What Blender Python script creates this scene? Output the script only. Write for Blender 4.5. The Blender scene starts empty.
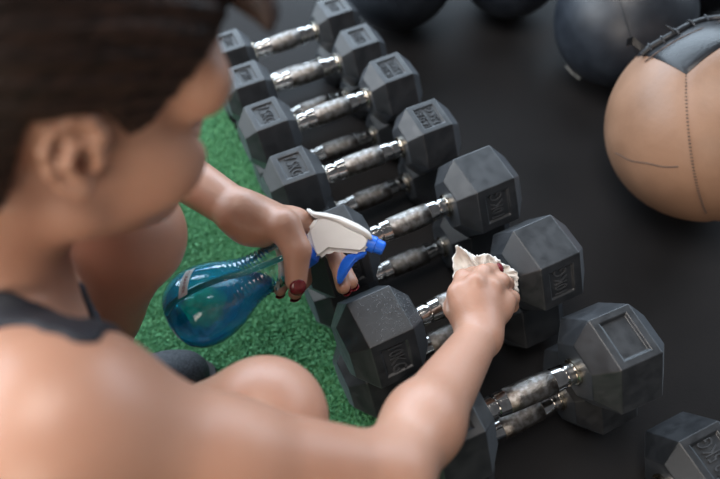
import bpy, bmesh, math, random
import numpy as np
from mathutils import Vector, Matrix

random.seed(7)
rng = np.random.default_rng(7)
scene = bpy.context.scene
COL = scene.collection

# ------------------------------------------------------------------ camera
CAM = np.array([0.0582, -0.4934, 0.9549])
AZ, PITCH, ROLL, FPX = 0.4228, 1.0161, -0.0219, 683.69
fv = np.array([math.sin(AZ)*math.cos(PITCH), math.cos(AZ)*math.cos(PITCH), -math.sin(PITCH)])
_r = np.array([math.cos(AZ), -math.sin(AZ), 0.0])
_u = np.cross(_r, fv)
rv = math.cos(ROLL)*_r + math.sin(ROLL)*_u
uv = -math.sin(ROLL)*_r + math.cos(ROLL)*_u

def at(x, y, d):
    """photo pixel and depth in metres -> point of the place"""
    return CAM + d*(fv + rv*(x-360)/FPX + uv*(239.5-y)/FPX)

def atz(x, y, z):
    d = fv + rv*(x-360)/FPX + uv*(239.5-y)/FPX
    return CAM + d*(z-CAM[2])/d[2]

cd = bpy.data.cameras.new('camera')
cd.sensor_width = 36.0
cd.lens = FPX/720*36
cd.clip_start = 0.02
cd.dof.use_dof = True
cd.dof.focus_distance = 0.83
cd.dof.aperture_fstop = 2.3
cam = bpy.data.objects.new('camera', cd)
M = Matrix.Identity(4)
for i in range(3):
    M[i][0], M[i][1], M[i][2], M[i][3] = rv[i], uv[i], -fv[i], CAM[i]
cam.matrix_world = M
COL.objects.link(cam)
scene.camera = cam

# ------------------------------------------------------------------ light
w = bpy.data.worlds.new('gym_ambient')
scene.world = w
w.use_nodes = True
w.node_tree.nodes['Background'].inputs[0].default_value = (0.85, 0.88, 0.95, 1)
w.node_tree.nodes['Background'].inputs[1].default_value = 0.13

def area(name, loc, target, sx, sy, power, color):
    l = bpy.data.lights.new(name, 'AREA')
    l.shape = 'RECTANGLE'; l.size = sx; l.size_y = sy
    l.energy = power; l.color = color
    o = bpy.data.objects.new(name, l)
    o.location = loc
    o.rotation_euler = (Vector(target)-Vector(loc)).to_track_quat('-Z', 'Y').to_euler()
    COL.objects.link(o)
    return o
area('window_daylight', (0.6, 2.7, 1.35), (0.4, 0.0, 0.3), 5.0, 1.8, 225, (0.70, 0.85, 1.0))
area('right_window_daylight', (3.2, 0.9, 1.35), (0.4, 0.0, 0.3), 2.6, 1.7, 66, (0.72, 0.86, 1.0))
area('left_window_daylight', (-2.4, 1.1, 1.6), (0.1, 0.0, 0.3), 2.6, 1.7, 110, (0.90, 0.95, 1.0))
area('ceiling_lamp', (-0.3, 0.0, 2.9), (0.0, -0.2, 0.3), 1.4, 1.4, 66, (1.0, 0.94, 0.89))
area('rear_fill_light', (-1.9, -2.2, 1.5), (0.0, -0.1, 0.4), 1.8, 1.4, 54, (1.0, 0.86, 0.72))  # warm fill added behind the camera to brighten the face, not a known window

vs = scene.view_settings
vs.view_transform = 'Standard'
vs.look = 'None'
vs.exposure = 0.0
vs.gamma = 1.0
vs.use_curve_mapping = False

# ------------------------------------------------------------------ materials
def new_mat(name):
    m = bpy.data.materials.new(name)
    m.use_nodes = True
    nt = m.node_tree
    return m, nt, nt.nodes['Principled BSDF']

def noise_mat(name, c1, c2, scale=20, rough=0.5, bump=0.0, bscale=None, metallic=0.0, spec=0.5,
              detail=4, stretch=None, lo=0.35, hi=0.65, bdist=0.001, rough2=None):
    m, nt, b = new_mat(name)
    tc = nt.nodes.new('ShaderNodeTexCoord')
    src = tc.outputs['Object']
    if stretch:
        mp = nt.nodes.new('ShaderNodeMapping')
        mp.inputs['Scale'].default_value = stretch
        nt.links.new(src, mp.inputs[0]); src = mp.outputs[0]
    n = nt.nodes.new('ShaderNodeTexNoise')
    n.inputs['Scale'].default_value = scale
    n.inputs['Detail'].default_value = detail
    nt.links.new(src, n.inputs['Vector'])
    r = nt.nodes.new('ShaderNodeValToRGB')
    r.color_ramp.elements[0].position = lo; r.color_ramp.elements[0].color = (*c1, 1)
    r.color_ramp.elements[1].position = hi; r.color_ramp.elements[1].color = (*c2, 1)
    nt.links.new(n.outputs['Fac'], r.inputs[0])
    nt.links.new(r.outputs[0], b.inputs['Base Color'])
    b.inputs['Roughness'].default_value = rough
    if rough2 is not None:
        mr = nt.nodes.new('ShaderNodeMapRange')
        mr.inputs['From Min'].default_value = lo; mr.inputs['From Max'].default_value = hi
        mr.inputs['To Min'].default_value = rough; mr.inputs['To Max'].default_value = rough2
        nt.links.new(n.outputs['Fac'], mr.inputs['Value'])
        nt.links.new(mr.outputs[0], b.inputs['Roughness'])
    b.inputs['Metallic'].default_value = metallic
    b.inputs['Specular IOR Level'].default_value = spec
    if bump:
        n2 = nt.nodes.new('ShaderNodeTexNoise')
        n2.inputs['Scale'].default_value = bscale or scale*4
        n2.inputs['Detail'].default_value = 3
        nt.links.new(src, n2.inputs['Vector'])
        bp = nt.nodes.new('ShaderNodeBump')
        bp.inputs['Strength'].default_value = bump
        bp.inputs['Distance'].default_value = bdist
        nt.links.new(n2.outputs['Fac'], bp.inputs['Height'])
        nt.links.new(bp.outputs[0], b.inputs['Normal'])
    return m

MAT = {}
MAT['rubber'] = noise_mat('black_rubber', (0.005, 0.0057, 0.0072), (0.010, 0.0113, 0.0140), 60, 0.38, 0.6, 900, spec=0.72, rough2=0.50, bdist=0.00014)
_b = MAT['rubber'].node_tree.nodes['Principled BSDF']
_b.inputs['Sheen Weight'].default_value = 0.09
_b.inputs['Sheen Roughness'].default_value = 0.45
_b.inputs['Sheen Tint'].default_value = (0.70, 0.84, 1.0, 1)
MAT['rubber_text'] = noise_mat('black_rubber_lettering', (0.024, 0.026, 0.030), (0.040, 0.043, 0.048), 60, 0.45, 0.2, 900)
MAT['floor'] = noise_mat('black_rubber_floor', (0.008, 0.0075, 0.0078), (0.014, 0.0130, 0.0135), 5, 0.55, 0.5, 420, spec=0.16, rough2=0.68, bdist=0.0008)
MAT['turf_base'] = noise_mat('turf_backing', (0.010, 0.050, 0.021), (0.055, 0.165, 0.078), 260, 0.8, 0.8, 420, spec=0.15, bdist=0.003)
MAT['blade'] = noise_mat('turf_blades', (0.032, 0.16, 0.062), (0.115, 0.34, 0.155), 160, 0.6, spec=0.25)
MAT['wall'] = noise_mat('dark_painted_wall', (0.04, 0.04, 0.042), (0.055, 0.055, 0.058), 3, 0.8, 0.2, 60)
MAT['chrome'] = noise_mat('worn_chrome', (0.50, 0.49, 0.48), (0.66, 0.65, 0.63), 90, 0.08, metallic=1.0, rough2=0.18)
MAT['drop'] = noise_mat('water_drops', (0.05, 0.055, 0.06), (0.08, 0.085, 0.09), 60, 0.06, spec=0.9)
MAT['collar'] = noise_mat('collar_ring', (0.45, 0.38, 0.28), (0.75, 0.70, 0.62), 80, 0.2, metallic=1.0)

def knurl():
    m, nt, b = new_mat('knurled_steel')
    tc = nt.nodes.new('ShaderNodeTexCoord')
    n = nt.nodes.new('ShaderNodeTexNoise'); n.inputs['Scale'].default_value = 120
    nt.links.new(tc.outputs['Object'], n.inputs['Vector'])
    r = nt.nodes.new('ShaderNodeValToRGB')
    r.color_ramp.elements[0].position = 0.4; r.color_ramp.elements[0].color = (0.17, 0.15, 0.135, 1)
    r.color_ramp.elements[1].position = 0.6; r.color_ramp.elements[1].color = (0.34, 0.33, 0.32, 1)
    nt.links.new(n.outputs['Fac'], r.inputs[0]); nt.links.new(r.outputs[0], b.inputs['Base Color'])
    b.inputs['Metallic'].default_value = 1.0; b.inputs['Roughness'].default_value = 0.31
    v = nt.nodes.new('ShaderNodeTexVoronoi'); v.inputs['Scale'].default_value = 800
    nt.links.new(tc.outputs['Object'], v.inputs['Vector'])
    bp = nt.nodes.new('ShaderNodeBump'); bp.inputs['Strength'].default_value = 0.5; bp.inputs['Distance'].default_value = 0.0008
    nt.links.new(v.outputs['Distance'], bp.inputs['Height']); nt.links.new(bp.outputs[0], b.inputs['Normal'])
    return m
MAT['knurl'] = knurl()

def skin_mat():
    m, nt, b = new_mat('skin')
    tc = nt.nodes.new('ShaderNodeTexCoord')
    n = nt.nodes.new('ShaderNodeTexNoise'); n.inputs['Scale'].default_value = 9; n.inputs['Detail'].default_value = 5
    nt.links.new(tc.outputs['Object'], n.inputs['Vector'])
    r = nt.nodes.new('ShaderNodeValToRGB')
    r.color_ramp.elements[0].position = 0.3; r.color_ramp.elements[0].color = (0.37, 0.187, 0.124, 1)
    r.color_ramp.elements[1].position = 0.7; r.color_ramp.elements[1].color = (0.46, 0.255, 0.178, 1)
    nt.links.new(n.outputs['Fac'], r.inputs[0]); nt.links.new(r.outputs[0], b.inputs['Base Color'])
    b.inputs['Roughness'].default_value = 0.43
    b.inputs['Specular IOR Level'].default_value = 0.5
    b.inputs['Subsurface Weight'].default_value = 0.15
    b.inputs['Subsurface Radius'].default_value = (1.0, 0.4, 0.25)
    b.inputs['Subsurface Scale'].default_value = 0.006
    n2 = nt.nodes.new('ShaderNodeTexNoise'); n2.inputs['Scale'].default_value = 260; n2.inputs['Detail'].default_value = 4
    nt.links.new(tc.outputs['Object'], n2.inputs['Vector'])
    bp = nt.nodes.new('ShaderNodeBump'); bp.inputs['Strength'].default_value = 0.25; bp.inputs['Distance'].default_value = 0.001
    nt.links.new(n2.outputs['Fac'], bp.inputs['Height']); nt.links.new(bp.outputs[0], b.inputs['Normal'])
    return m
MAT['skin'] = skin_mat()
MAT['nail'] = noise_mat('dark_red_nail_polish', (0.10, 0.006, 0.012), (0.16, 0.010, 0.018), 60, 0.15)
MAT['hair'] = noise_mat('dark_brown_hair', (0.006, 0.0045, 0.0045), (0.035, 0.018, 0.013), 30, 0.5, 0.4, 60, stretch=(1, 9, 9), bdist=0.002, spec=0.25)
MAT['tank'] = noise_mat('navy_black_knit', (0.006, 0.008, 0.014), (0.012, 0.015, 0.024), 200, 0.7, 0.3, 900)
MAT['shoe'] = noise_mat('charcoal_mesh_shoe', (0.018, 0.021, 0.027), (0.05, 0.055, 0.065), 300, 0.75, 0.6, 700)
MAT['sole'] = noise_mat('shoe_sole', (0.02, 0.02, 0.022), (0.04, 0.04, 0.042), 50, 0.6)
MAT['eye'] = noise_mat('eye_white', (0.7, 0.66, 0.62), (0.78, 0.74, 0.7), 30, 0.2)
MAT['iris'] = noise_mat('dark_iris', (0.01, 0.006, 0.004), (0.02, 0.01, 0.006), 90, 0.1)
MAT['cloth'] = noise_mat('white_paper_towel', (0.78, 0.76, 0.71), (0.90, 0.88, 0.84), 60, 0.85, 0.6, 350, bdist=0.0015)
MAT['white'] = noise_mat('white_plastic', (0.82, 0.81, 0.79), (0.88, 0.87, 0.85), 30, 0.35)
MAT['blue'] = noise_mat('blue_plastic', (0.012, 0.12, 0.70), (0.02, 0.17, 0.82), 40, 0.3)
MAT['straw'] = noise_mat('teal_tube', (0.02, 0.42, 0.40), (0.04, 0.52, 0.48), 40, 0.3)
MAT['sticker'] = noise_mat('white_sticker', (0.70, 0.68, 0.66), (0.80, 0.78, 0.76), 60, 0.5)
MAT['red'] = noise_mat('red_print', (0.30, 0.02, 0.03), (0.40, 0.03, 0.04), 60, 0.5)
MAT['tan'] = noise_mat('tan_leather', (0.195, 0.108, 0.066), (0.255, 0.144, 0.090), 14, 0.42, 0.35, 160, spec=0.5, rough2=0.52)
MAT['black_leather'] = noise_mat('black_leather', (0.008, 0.009, 0.011), (0.016, 0.017, 0.02), 25, 0.26, 0.3, 200, rough2=0.36, spec=0.3)
MAT['blackball'] = noise_mat('blue_black_rubber_ball', (0.012, 0.016, 0.023), (0.022, 0.028, 0.038), 30, 0.42, 0.2, 300)
MAT['thread'] = noise_mat('dark_thread', (0.05, 0.03, 0.025), (0.09, 0.06, 0.045), 100, 0.8)
MAT['scuff'] = noise_mat('pale_scuff', (0.25, 0.25, 0.24), (0.4, 0.4, 0.38), 100, 0.7)

def shell_mat():
    m = bpy.data.materials.new('clear_bottle_plastic'); m.use_nodes = True
    nt = m.node_tree; nt.nodes.clear()
    out = nt.nodes.new('ShaderNodeOutputMaterial')
    tr = nt.nodes.new('ShaderNodeBsdfTransparent'); tr.inputs[0].default_value = (0.80, 0.90, 0.93, 1)
    gl = nt.nodes.new('ShaderNodeBsdfGlossy'); gl.inputs['Roughness'].default_value = 0.06
    gl.inputs[0].default_value = (0.9, 0.97, 1, 1)
    fr = nt.nodes.new('ShaderNodeFresnel'); fr.inputs[0].default_value = 1.5
    tc = nt.nodes.new('ShaderNodeTexCoord')
    n = nt.nodes.new('ShaderNodeTexNoise'); n.inputs['Scale'].default_value = 160; n.inputs['Detail'].default_value = 3
    nt.links.new(tc.outputs['Object'], n.inputs['Vector'])
    bp = nt.nodes.new('ShaderNodeBump'); bp.inputs['Strength'].default_value = 0.25; bp.inputs['Distance'].default_value = 0.002
    nt.links.new(n.outputs['Fac'], bp.inputs['Height'])
    nt.links.new(bp.outputs[0], gl.inputs['Normal']); nt.links.new(bp.outputs[0], fr.inputs['Normal'])
    mul = nt.nodes.new('ShaderNodeMath'); mul.operation = 'MULTIPLY_ADD'; mul.inputs[1].default_value = 1.3; mul.inputs[2].default_value = 0.02
    mul.use_clamp = True
    nt.links.new(fr.outputs[0], mul.inputs[0])
    mx = nt.nodes.new('ShaderNodeMixShader')
    nt.links.new(mul.outputs[0], mx.inputs[0]); nt.links.new(tr.outputs[0], mx.inputs[1]); nt.links.new(gl.outputs[0], mx.inputs[2])
    nt.links.new(mx.outputs[0], out.inputs[0])
    return m
MAT['shell'] = shell_mat()

def liquid_mat():
    m, nt, b = new_mat('blue_cleaning_liquid')
    b.inputs['Base Color'].default_value = (0.06, 0.50, 0.72, 1)
    b.inputs['Transmission Weight'].default_value = 0.80
    b.inputs['Roughness'].default_value = 0.03
    b.inputs['IOR'].default_value = 1.33
    tc = nt.nodes.new('ShaderNodeTexCoord')
    n = nt.nodes.new('ShaderNodeTexNoise'); n.inputs['Scale'].default_value = 14
    nt.links.new(tc.outputs['Object'], n.inputs['Vector'])
    r = nt.nodes.new('ShaderNodeValToRGB')
    r.color_ramp.elements[0].position = 0.35; r.color_ramp.elements[0].color = (0.03, 0.78, 0.74, 1)
    r.color_ramp.elements[1].position = 0.65; r.color_ramp.elements[1].color = (0.02, 0.58, 0.95, 1)
    nt.links.new(n.outputs['Fac'], r.inputs[0]); nt.links.new(r.outputs[0], b.inputs['Base Color'])
    return m
MAT['liquid'] = liquid_mat()

# ------------------------------------------------------------------ helpers
def V(p): return Vector((float(p[0]), float(p[1]), float(p[2])))

def tag(o, label=None, cat=None, group=None, kind=None):
    if label: o['label'] = label
    if cat: o['category'] = cat
    if group: o['group'] = group
    if kind: o['kind'] = kind
    return o

def link(name, me, mat, parent=None, smooth=False):
    o = bpy.data.objects.new(name, me)
    if mat is not None and not me.materials:
        me.materials.append(mat)
    if smooth:
        me.polygons.foreach_set('use_smooth', [True]*len(me.polygons))
    COL.objects.link(o)
    if parent is not None:
        o.parent = parent
    return o

def obj_bm(name, bm, mat, parent=None, smooth=False):
    me = bpy.data.meshes.new(name)
    bmesh.ops.recalc_face_normals(bm, faces=bm.faces)
    bm.to_mesh(me); bm.free()
    return link(name, me, mat, parent, smooth)

def obj_np(name, verts, faces, mat, parent=None, smooth=True):
    me = bpy.data.meshes.new(name)
    verts = np.asarray(verts, dtype=np.float32); faces = np.asarray(faces, dtype=np.int32)
    n = faces.shape[1]
    me.vertices.add(len(verts)); me.vertices.foreach_set('co', verts.ravel())
    me.loops.add(faces.size); me.loops.foreach_set('vertex_index', faces.ravel())
    me.polygons.add(len(faces))
    me.polygons.foreach_set('loop_start', np.arange(0, faces.size, n, dtype=np.int32))
    me.update(calc_edges=True); me.validate()
    return link(name, me, mat, parent, smooth)

def empty(name, loc=(0, 0, 0)):
    o = bpy.data.objects.new(name, None)
    o.empty_display_size = 0.05
    o.location = loc
    COL.objects.link(o)
    return o

def lathe_np(prof, n, fr):
    """prof: (t, r) list; fr(t, r, ang) -> point"""
    vs_, fs = [], []
    for (t, r) in prof:
        for k in range(n):
            vs_.append(fr(t, r, 2*math.pi*k/n))
    m = len(prof)
    for i in range(m-1):
        for k in range(n):
            a = i*n+k; b = i*n+(k+1) % n
            fs.append((a, b, b+n, a+n))
    return vs_, fs

def tube_np(pts, rad, n=8):
    pts = [np.array(p, float) for p in pts]
    vs_, fs = [], []
    up = np.array([0, 0, 1.0])
    for i, p in enumerate(pts):
        t = pts[min(i+1, len(pts)-1)]-pts[max(i-1, 0)]
        t /= np.linalg.norm(t)
        a = np.cross(t, up)
        if np.linalg.norm(a) < 1e-3: a = np.cross(t, [1, 0, 0])
        a /= np.linalg.norm(a); b = np.cross(t, a)
        r = rad[i] if hasattr(rad, '__len__') else rad
        for k in range(n):
            an = 2*math.pi*k/n
            vs_.append(p+r*(math.cos(an)*a+math.sin(an)*b))
    for i in range(len(pts)-1):
        for k in range(n):
            a = i*n+k; b = i*n+(k+1) % n
            fs.append((a, b, b+n, a+n))
    return vs_, fs

def text_mesh(body, size, extrude, spacing=1.0):
    cu = bpy.data.curves.new('lettering', 'FONT')
    cu.body = body; cu.size = size; cu.extrude = extrude
    cu.align_x = 'CENTER'; cu.align_y = 'CENTER'; cu.space_character = spacing
    cu.resolution_u = 2
    tmp = bpy.data.objects.new('lettering', cu)
    COL.objects.link(tmp)
    dg = bpy.context.evaluated_depsgraph_get(); dg.update()
    me = bpy.data.meshes.new_from_object(tmp.evaluated_get(dg))
    bpy.data.objects.remove(tmp); bpy.data.curves.remove(cu)
    me.materials.clear()
    return me

# ------------------------------------------------------------------ SDF toolkit (for the body)
def rcone(a, b, r1, r2, k=0.01, op=1):
    return dict(t='c', a=np.array(a, float), b=np.array(b, float), r1=r1, r2=r2, k=k, op=op)

def ell(c, r, R=None, k=0.01, op=1):
    return dict(t='e', c=np.array(c, float), r=np.array(r, float), R=np.eye(3) if R is None else np.array(R), k=k, op=op)

def d_prim(p, P):
    if p['t'] == 'c':
        a, b, r1, r2 = p['a'], p['b'], p['r1'], p['r2']
        ba = b-a; l2 = ba@ba; rr = r1-r2; a2 = l2-rr*rr; il2 = 1/l2
        pa = P-a
        y = pa@ba; z = y-l2
        q = pa*l2-y[:, None]*ba
        x2 = np.einsum('ij,ij->i', q, q)
        y2 = y*y*l2; z2 = z*z*l2
        k = np.sign(rr)*rr*rr*x2
        d = (np.sqrt(x2*a2*il2)+y*rr)*il2-r1
        c1 = np.sign(z)*a2*z2 > k
        c2 = np.sign(y)*a2*y2 < k
        d = np.where(c2, np.sqrt(x2+y2)*il2-r1, d)
        d = np.where(c1, np.sqrt(x2+z2)*il2-r2, d)
        return d
    q = (P-p['c'])@p['R']            # R columns: local axes
    k0 = np.sqrt(np.einsum('ij,ij->i', q/p['r'], q/p['r']))
    k1 = np.sqrt(np.einsum('ij,ij->i', q/p['r']**2, q/p['r']**2))+1e-9
    return k0*(k0-1)/k1

def smin(a, b, k):
    h = np.maximum(k-np.abs(a-b), 0)/k
    return np.minimum(a, b)-h*h*k*0.25

def combine(acc, d, p):
    if p['op'] == 1:
        return smin(acc, d, p['k'])
    return -smin(-acc, d, p['k'])

class Field:
    def __init__(self, prims, post=None):
        self.prims = prims; self.post = post
    def full(self, P):
        acc = np.full(len(P), 10.0)
        for p in self.prims:
            acc = combine(acc, d_prim(p, P), p)
        return acc
    def sel(self, c, rad):
        return [p for p in self.prims if d_prim(p, c[None])[0] < 2.2*rad+p['k']+0.012]
    def part(self, P, prims):
        acc = np.full(len(P), 10.0)
        for p in prims:
            acc = combine(acc, d_prim(p, P), p)
        return acc if self.post is None else self.post(acc, P)

def polygonize(F, lo, hi, h, N=16, coarse_pad=0.0):
    lo = np.array(lo, float); hi = np.array(hi, float)
    bs = N*h
    nb = np.ceil((hi-lo)/bs).astype(int)
    gi = np.stack(np.meshgrid(*[np.arange(n) for n in nb], indexing='ij'), -1).reshape(-1, 3)
    cen = lo+(gi+0.5)*bs
    rad = bs*0.8661
    dc = F.full(cen)
    keep = np.abs(dc) < rad*1.25+coarse_pad
    gi = gi[keep]; cen = cen[keep]
    ii = np.stack(np.meshgrid(*[np.arange(N+1)]*3, indexing='ij'), -1)
    iif = ii.reshape(-1, 3)*h
    S = np.array([1 << 40, 1 << 20, 1], dtype=np.int64)
    keys, pos, quads = [], [], []
    corner_off = [(x, y, z) for x in (0, 1) for y in (0, 1) for z in (0, 1)]
    edges = [(a, b) for a in range(8) for b in range(a+1, 8) if bin(a ^ b).count('1') == 1]
    for g, c in zip(gi, cen):
        prims = F.sel(c, rad)
        if not prims: continue
        f = F.part(lo+g*bs+iif, prims).reshape(N+1, N+1, N+1)
        s = f < 0
        if s.all() or not s.any(): continue
        sc = [s[x:x+N, y:y+N, z:z+N] for x, y, z in corner_off]
        cnt = sum(q.astype(np.int8) for q in sc)
        act = (cnt > 0) & (cnt < 8)
        idx = np.argwhere(act)
        fc = np.stack([f[x:x+N, y:y+N, z:z+N][act] for x, y, z in corner_off], -1)
        accp = np.zeros((len(idx), 3)); n = np.zeros(len(idx))
        co = np.array(corner_off, float)
        for a, b in edges:
            fa, fb = fc[:, a], fc[:, b]
            m = (fa < 0) != (fb < 0)
            t = np.where(m, fa/np.where(m, fa-fb, 1), 0)
            accp += m[:, None]*(co[a]+t[:, None]*(co[b]-co[a])); n += m
        gidx = idx+g*N
        keys.append((gidx+4)@S)
        pos.append(lo+(gidx+accp/n[:, None])*h)
        for ax in range(3):
            o = [0, 0, 0]; o[ax] = 1
            s0 = s[:N, :N, :N]; s1 = s[o[0]:o[0]+N, o[1]:o[1]+N, o[2]:o[2]+N]
            e = np.argwhere(s0 != s1)
            if not len(e): continue
            flip = s0[s0 != s1]
            ge = e+g*N+4
            u, v = (ax+1) % 3, (ax+2) % 3
            du = np.zeros(3, int); du[u] = 1
            dv = np.zeros(3, int); dv[v] = 1
            q = np.stack([(ge-du-dv)@S, (ge-dv)@S, ge@S, (ge-du)@S], -1)
            q[~flip] = q[~flip][:, ::-1]
            quads.append(q)
    keys = np.concatenate(keys); pos = np.concatenate(pos); quads = np.concatenate(quads)
    o = np.argsort(keys); keys = keys[o]; pos = pos[o]
    ix = np.searchsorted(keys, quads); ix = np.minimum(ix, len(keys)-1)
    ok = (keys[ix] == quads).all(1)
    return pos, ix[ok]

# ================================================================== SETTING
def slab(name, x0, x1, y0, y1, z0, z1, mat, parent=None):
    bm = bmesh.new()
    bmesh.ops.create_cube(bm, size=1.0)
    for v in bm.verts:
        v.co = Vector(((x0+x1)/2+v.co.x*(x1-x0), (y0+y1)/2+v.co.y*(y1-y0), (z0+z1)/2+v.co.z*(z1-z0)))
    return obj_bm(name, bm, mat, parent)
TURF_X = 0.195
tag(slab('floor', -3.0, 4.0, -3.0, 4.0, -0.03, 0.0, MAT['floor']), 'black rubber gym floor under the dumbbells and balls', 'floor', kind='structure')
tag(slab('wall_far', -3.0, 4.0, 4.0, 4.15, 0.0, 3.4, MAT['wall']), 'dark grey gym wall beyond the balls', 'wall', kind='structure')
tag(slab('floor_turf', -3.0, TURF_X, -3.0, 4.0, 0.0, 0.002, MAT['turf_base']), 'backing of the green artificial turf strip', 'floor', kind='structure')

def turf():
    # curly short fibres, one bent two-segment blade each
    n = 380000
    x = rng.uniform(-0.45, TURF_X-0.002, n); y = rng.uniform(-0.52, 0.72, n)
    hgt = rng.uniform(0.003, 0.008, n); wd = rng.uniform(0.0007, 0.0013, n)
    an = rng.uniform(0, 2*np.pi, n); lean = rng.uniform(0.002, 0.009, n)
    dx, dy = np.cos(an), np.sin(an)
    b = np.stack([x, y, np.full(n, 0.002)], -1)
    side = np.stack([-dy, dx, np.zeros(n)], -1)*wd[:, None]
    d = np.stack([dx, dy, np.zeros(n)], -1)
    mid = b+d*(lean*0.35)[:, None]+np.array([0, 0, 1])*(hgt*0.65)[:, None]
    tip = b+d*lean[:, None]+np.array([0, 0, 1])*hgt[:, None]
    vs_ = np.stack([b-side, b+side, mid+side, mid-side, tip+side*0.5, tip-side*0.5], 1).reshape(-1, 3)
    o = np.arange(n)[:, None]*6
    f = np.concatenate([o+np.array([0, 1, 2, 3]), o+np.array([3, 2, 4, 5])], 0)
    ob = obj_np('grass', vs_, f, MAT['blade'], smooth=False)
    tag(ob, 'short green artificial grass beside the dumbbell row', 'grass', kind='stuff')
turf()

# ================================================================== DUMBBELLS
def head_mesh(bm, s, G, L, R, ch_x, ch_r, facet, lab=(0.66, 0.66), depth=0.0030):
    """hexagonal head along x on side s; recessed label panel in one facet (0 = top, 1 = towards -y, ...)"""
    xs = [(G/2-ch_x, R-ch_r), (G/2, R), (G/2+L, R), (G/2+L+ch_x, R-ch_r)]
    rings = []
    for (x, r) in xs:
        ring = []
        for k in range(6):
            an = math.radians(-30+60*k)      # from up towards -y
            ring.append(bm.verts.new((s*x, -r*math.sin(an), r*math.cos(an))))
        rings.append(ring)
    for i in range(3):
        for k in range(6):
            k2 = (k+1) % 6
            q = [rings[i][k], rings[i][k2], rings[i+1][k2], rings[i+1][k]]
            if i == 1 and k == facet:
                c = [v.co.copy() for v in q]       # c0 inner-far, c1 inner-near, c2 outer-near, c3 outer-far
                nrm = (c[1]-c[0]).cross(c[3]-c[0]).normalized()
                ctr = sum(c, Vector())/4
                if nrm.dot(ctr-Vector((ctr.x, 0, 0))) < 0: nrm = -nrm
                def uvp(a, b, d):
                    p = (c[0]*(1-a)+c[1]*a)*(1-b)+(c[3]*(1-a)+c[2]*a)*b
                    return p-nrm*d
                a0, a1 = 0.5-lab[0]/2, 0.5+lab[0]/2
                b0, b1 = 0.5-lab[1]/2, 0.5+lab[1]/2
                prm = [(a0, b0), (a1, b0), (a1, b1), (a0, b1)]
                ri = [bm.verts.new(uvp(a, b, 0)) for a, b in prm]
                e = 0.03
                prm2 = [(a0+e, b0+e), (a1-e, b0+e), (a1-e, b1-e), (a0+e, b1-e)]
                rl = [bm.verts.new(uvp(a, b, depth)) for a, b in prm2]
                for j in range(4):
                    j2 = (j+1) % 4
                    bm.faces.new([q[j], q[j2], ri[j2], ri[j]])
                    bm.faces.new([ri[j], ri[j2], rl[j2], rl[j]])
                bm.faces.new(rl)
            else:
                bm.faces.new(q)
    bm.faces.new(rings[0]); bm.faces.new(rings[3])
    bmesh.ops.recalc_face_normals(bm, faces=bm.faces)
    es = [e for e in bm.edges if len(e.link_faces) == 2 and e.calc_face_angle() > 0.15]
    bmesh.ops.bevel(bm, geom=es, offset=0.0011, segments=2, affect='EDGES', profile=0.5, clamp_overlap=True)

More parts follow.
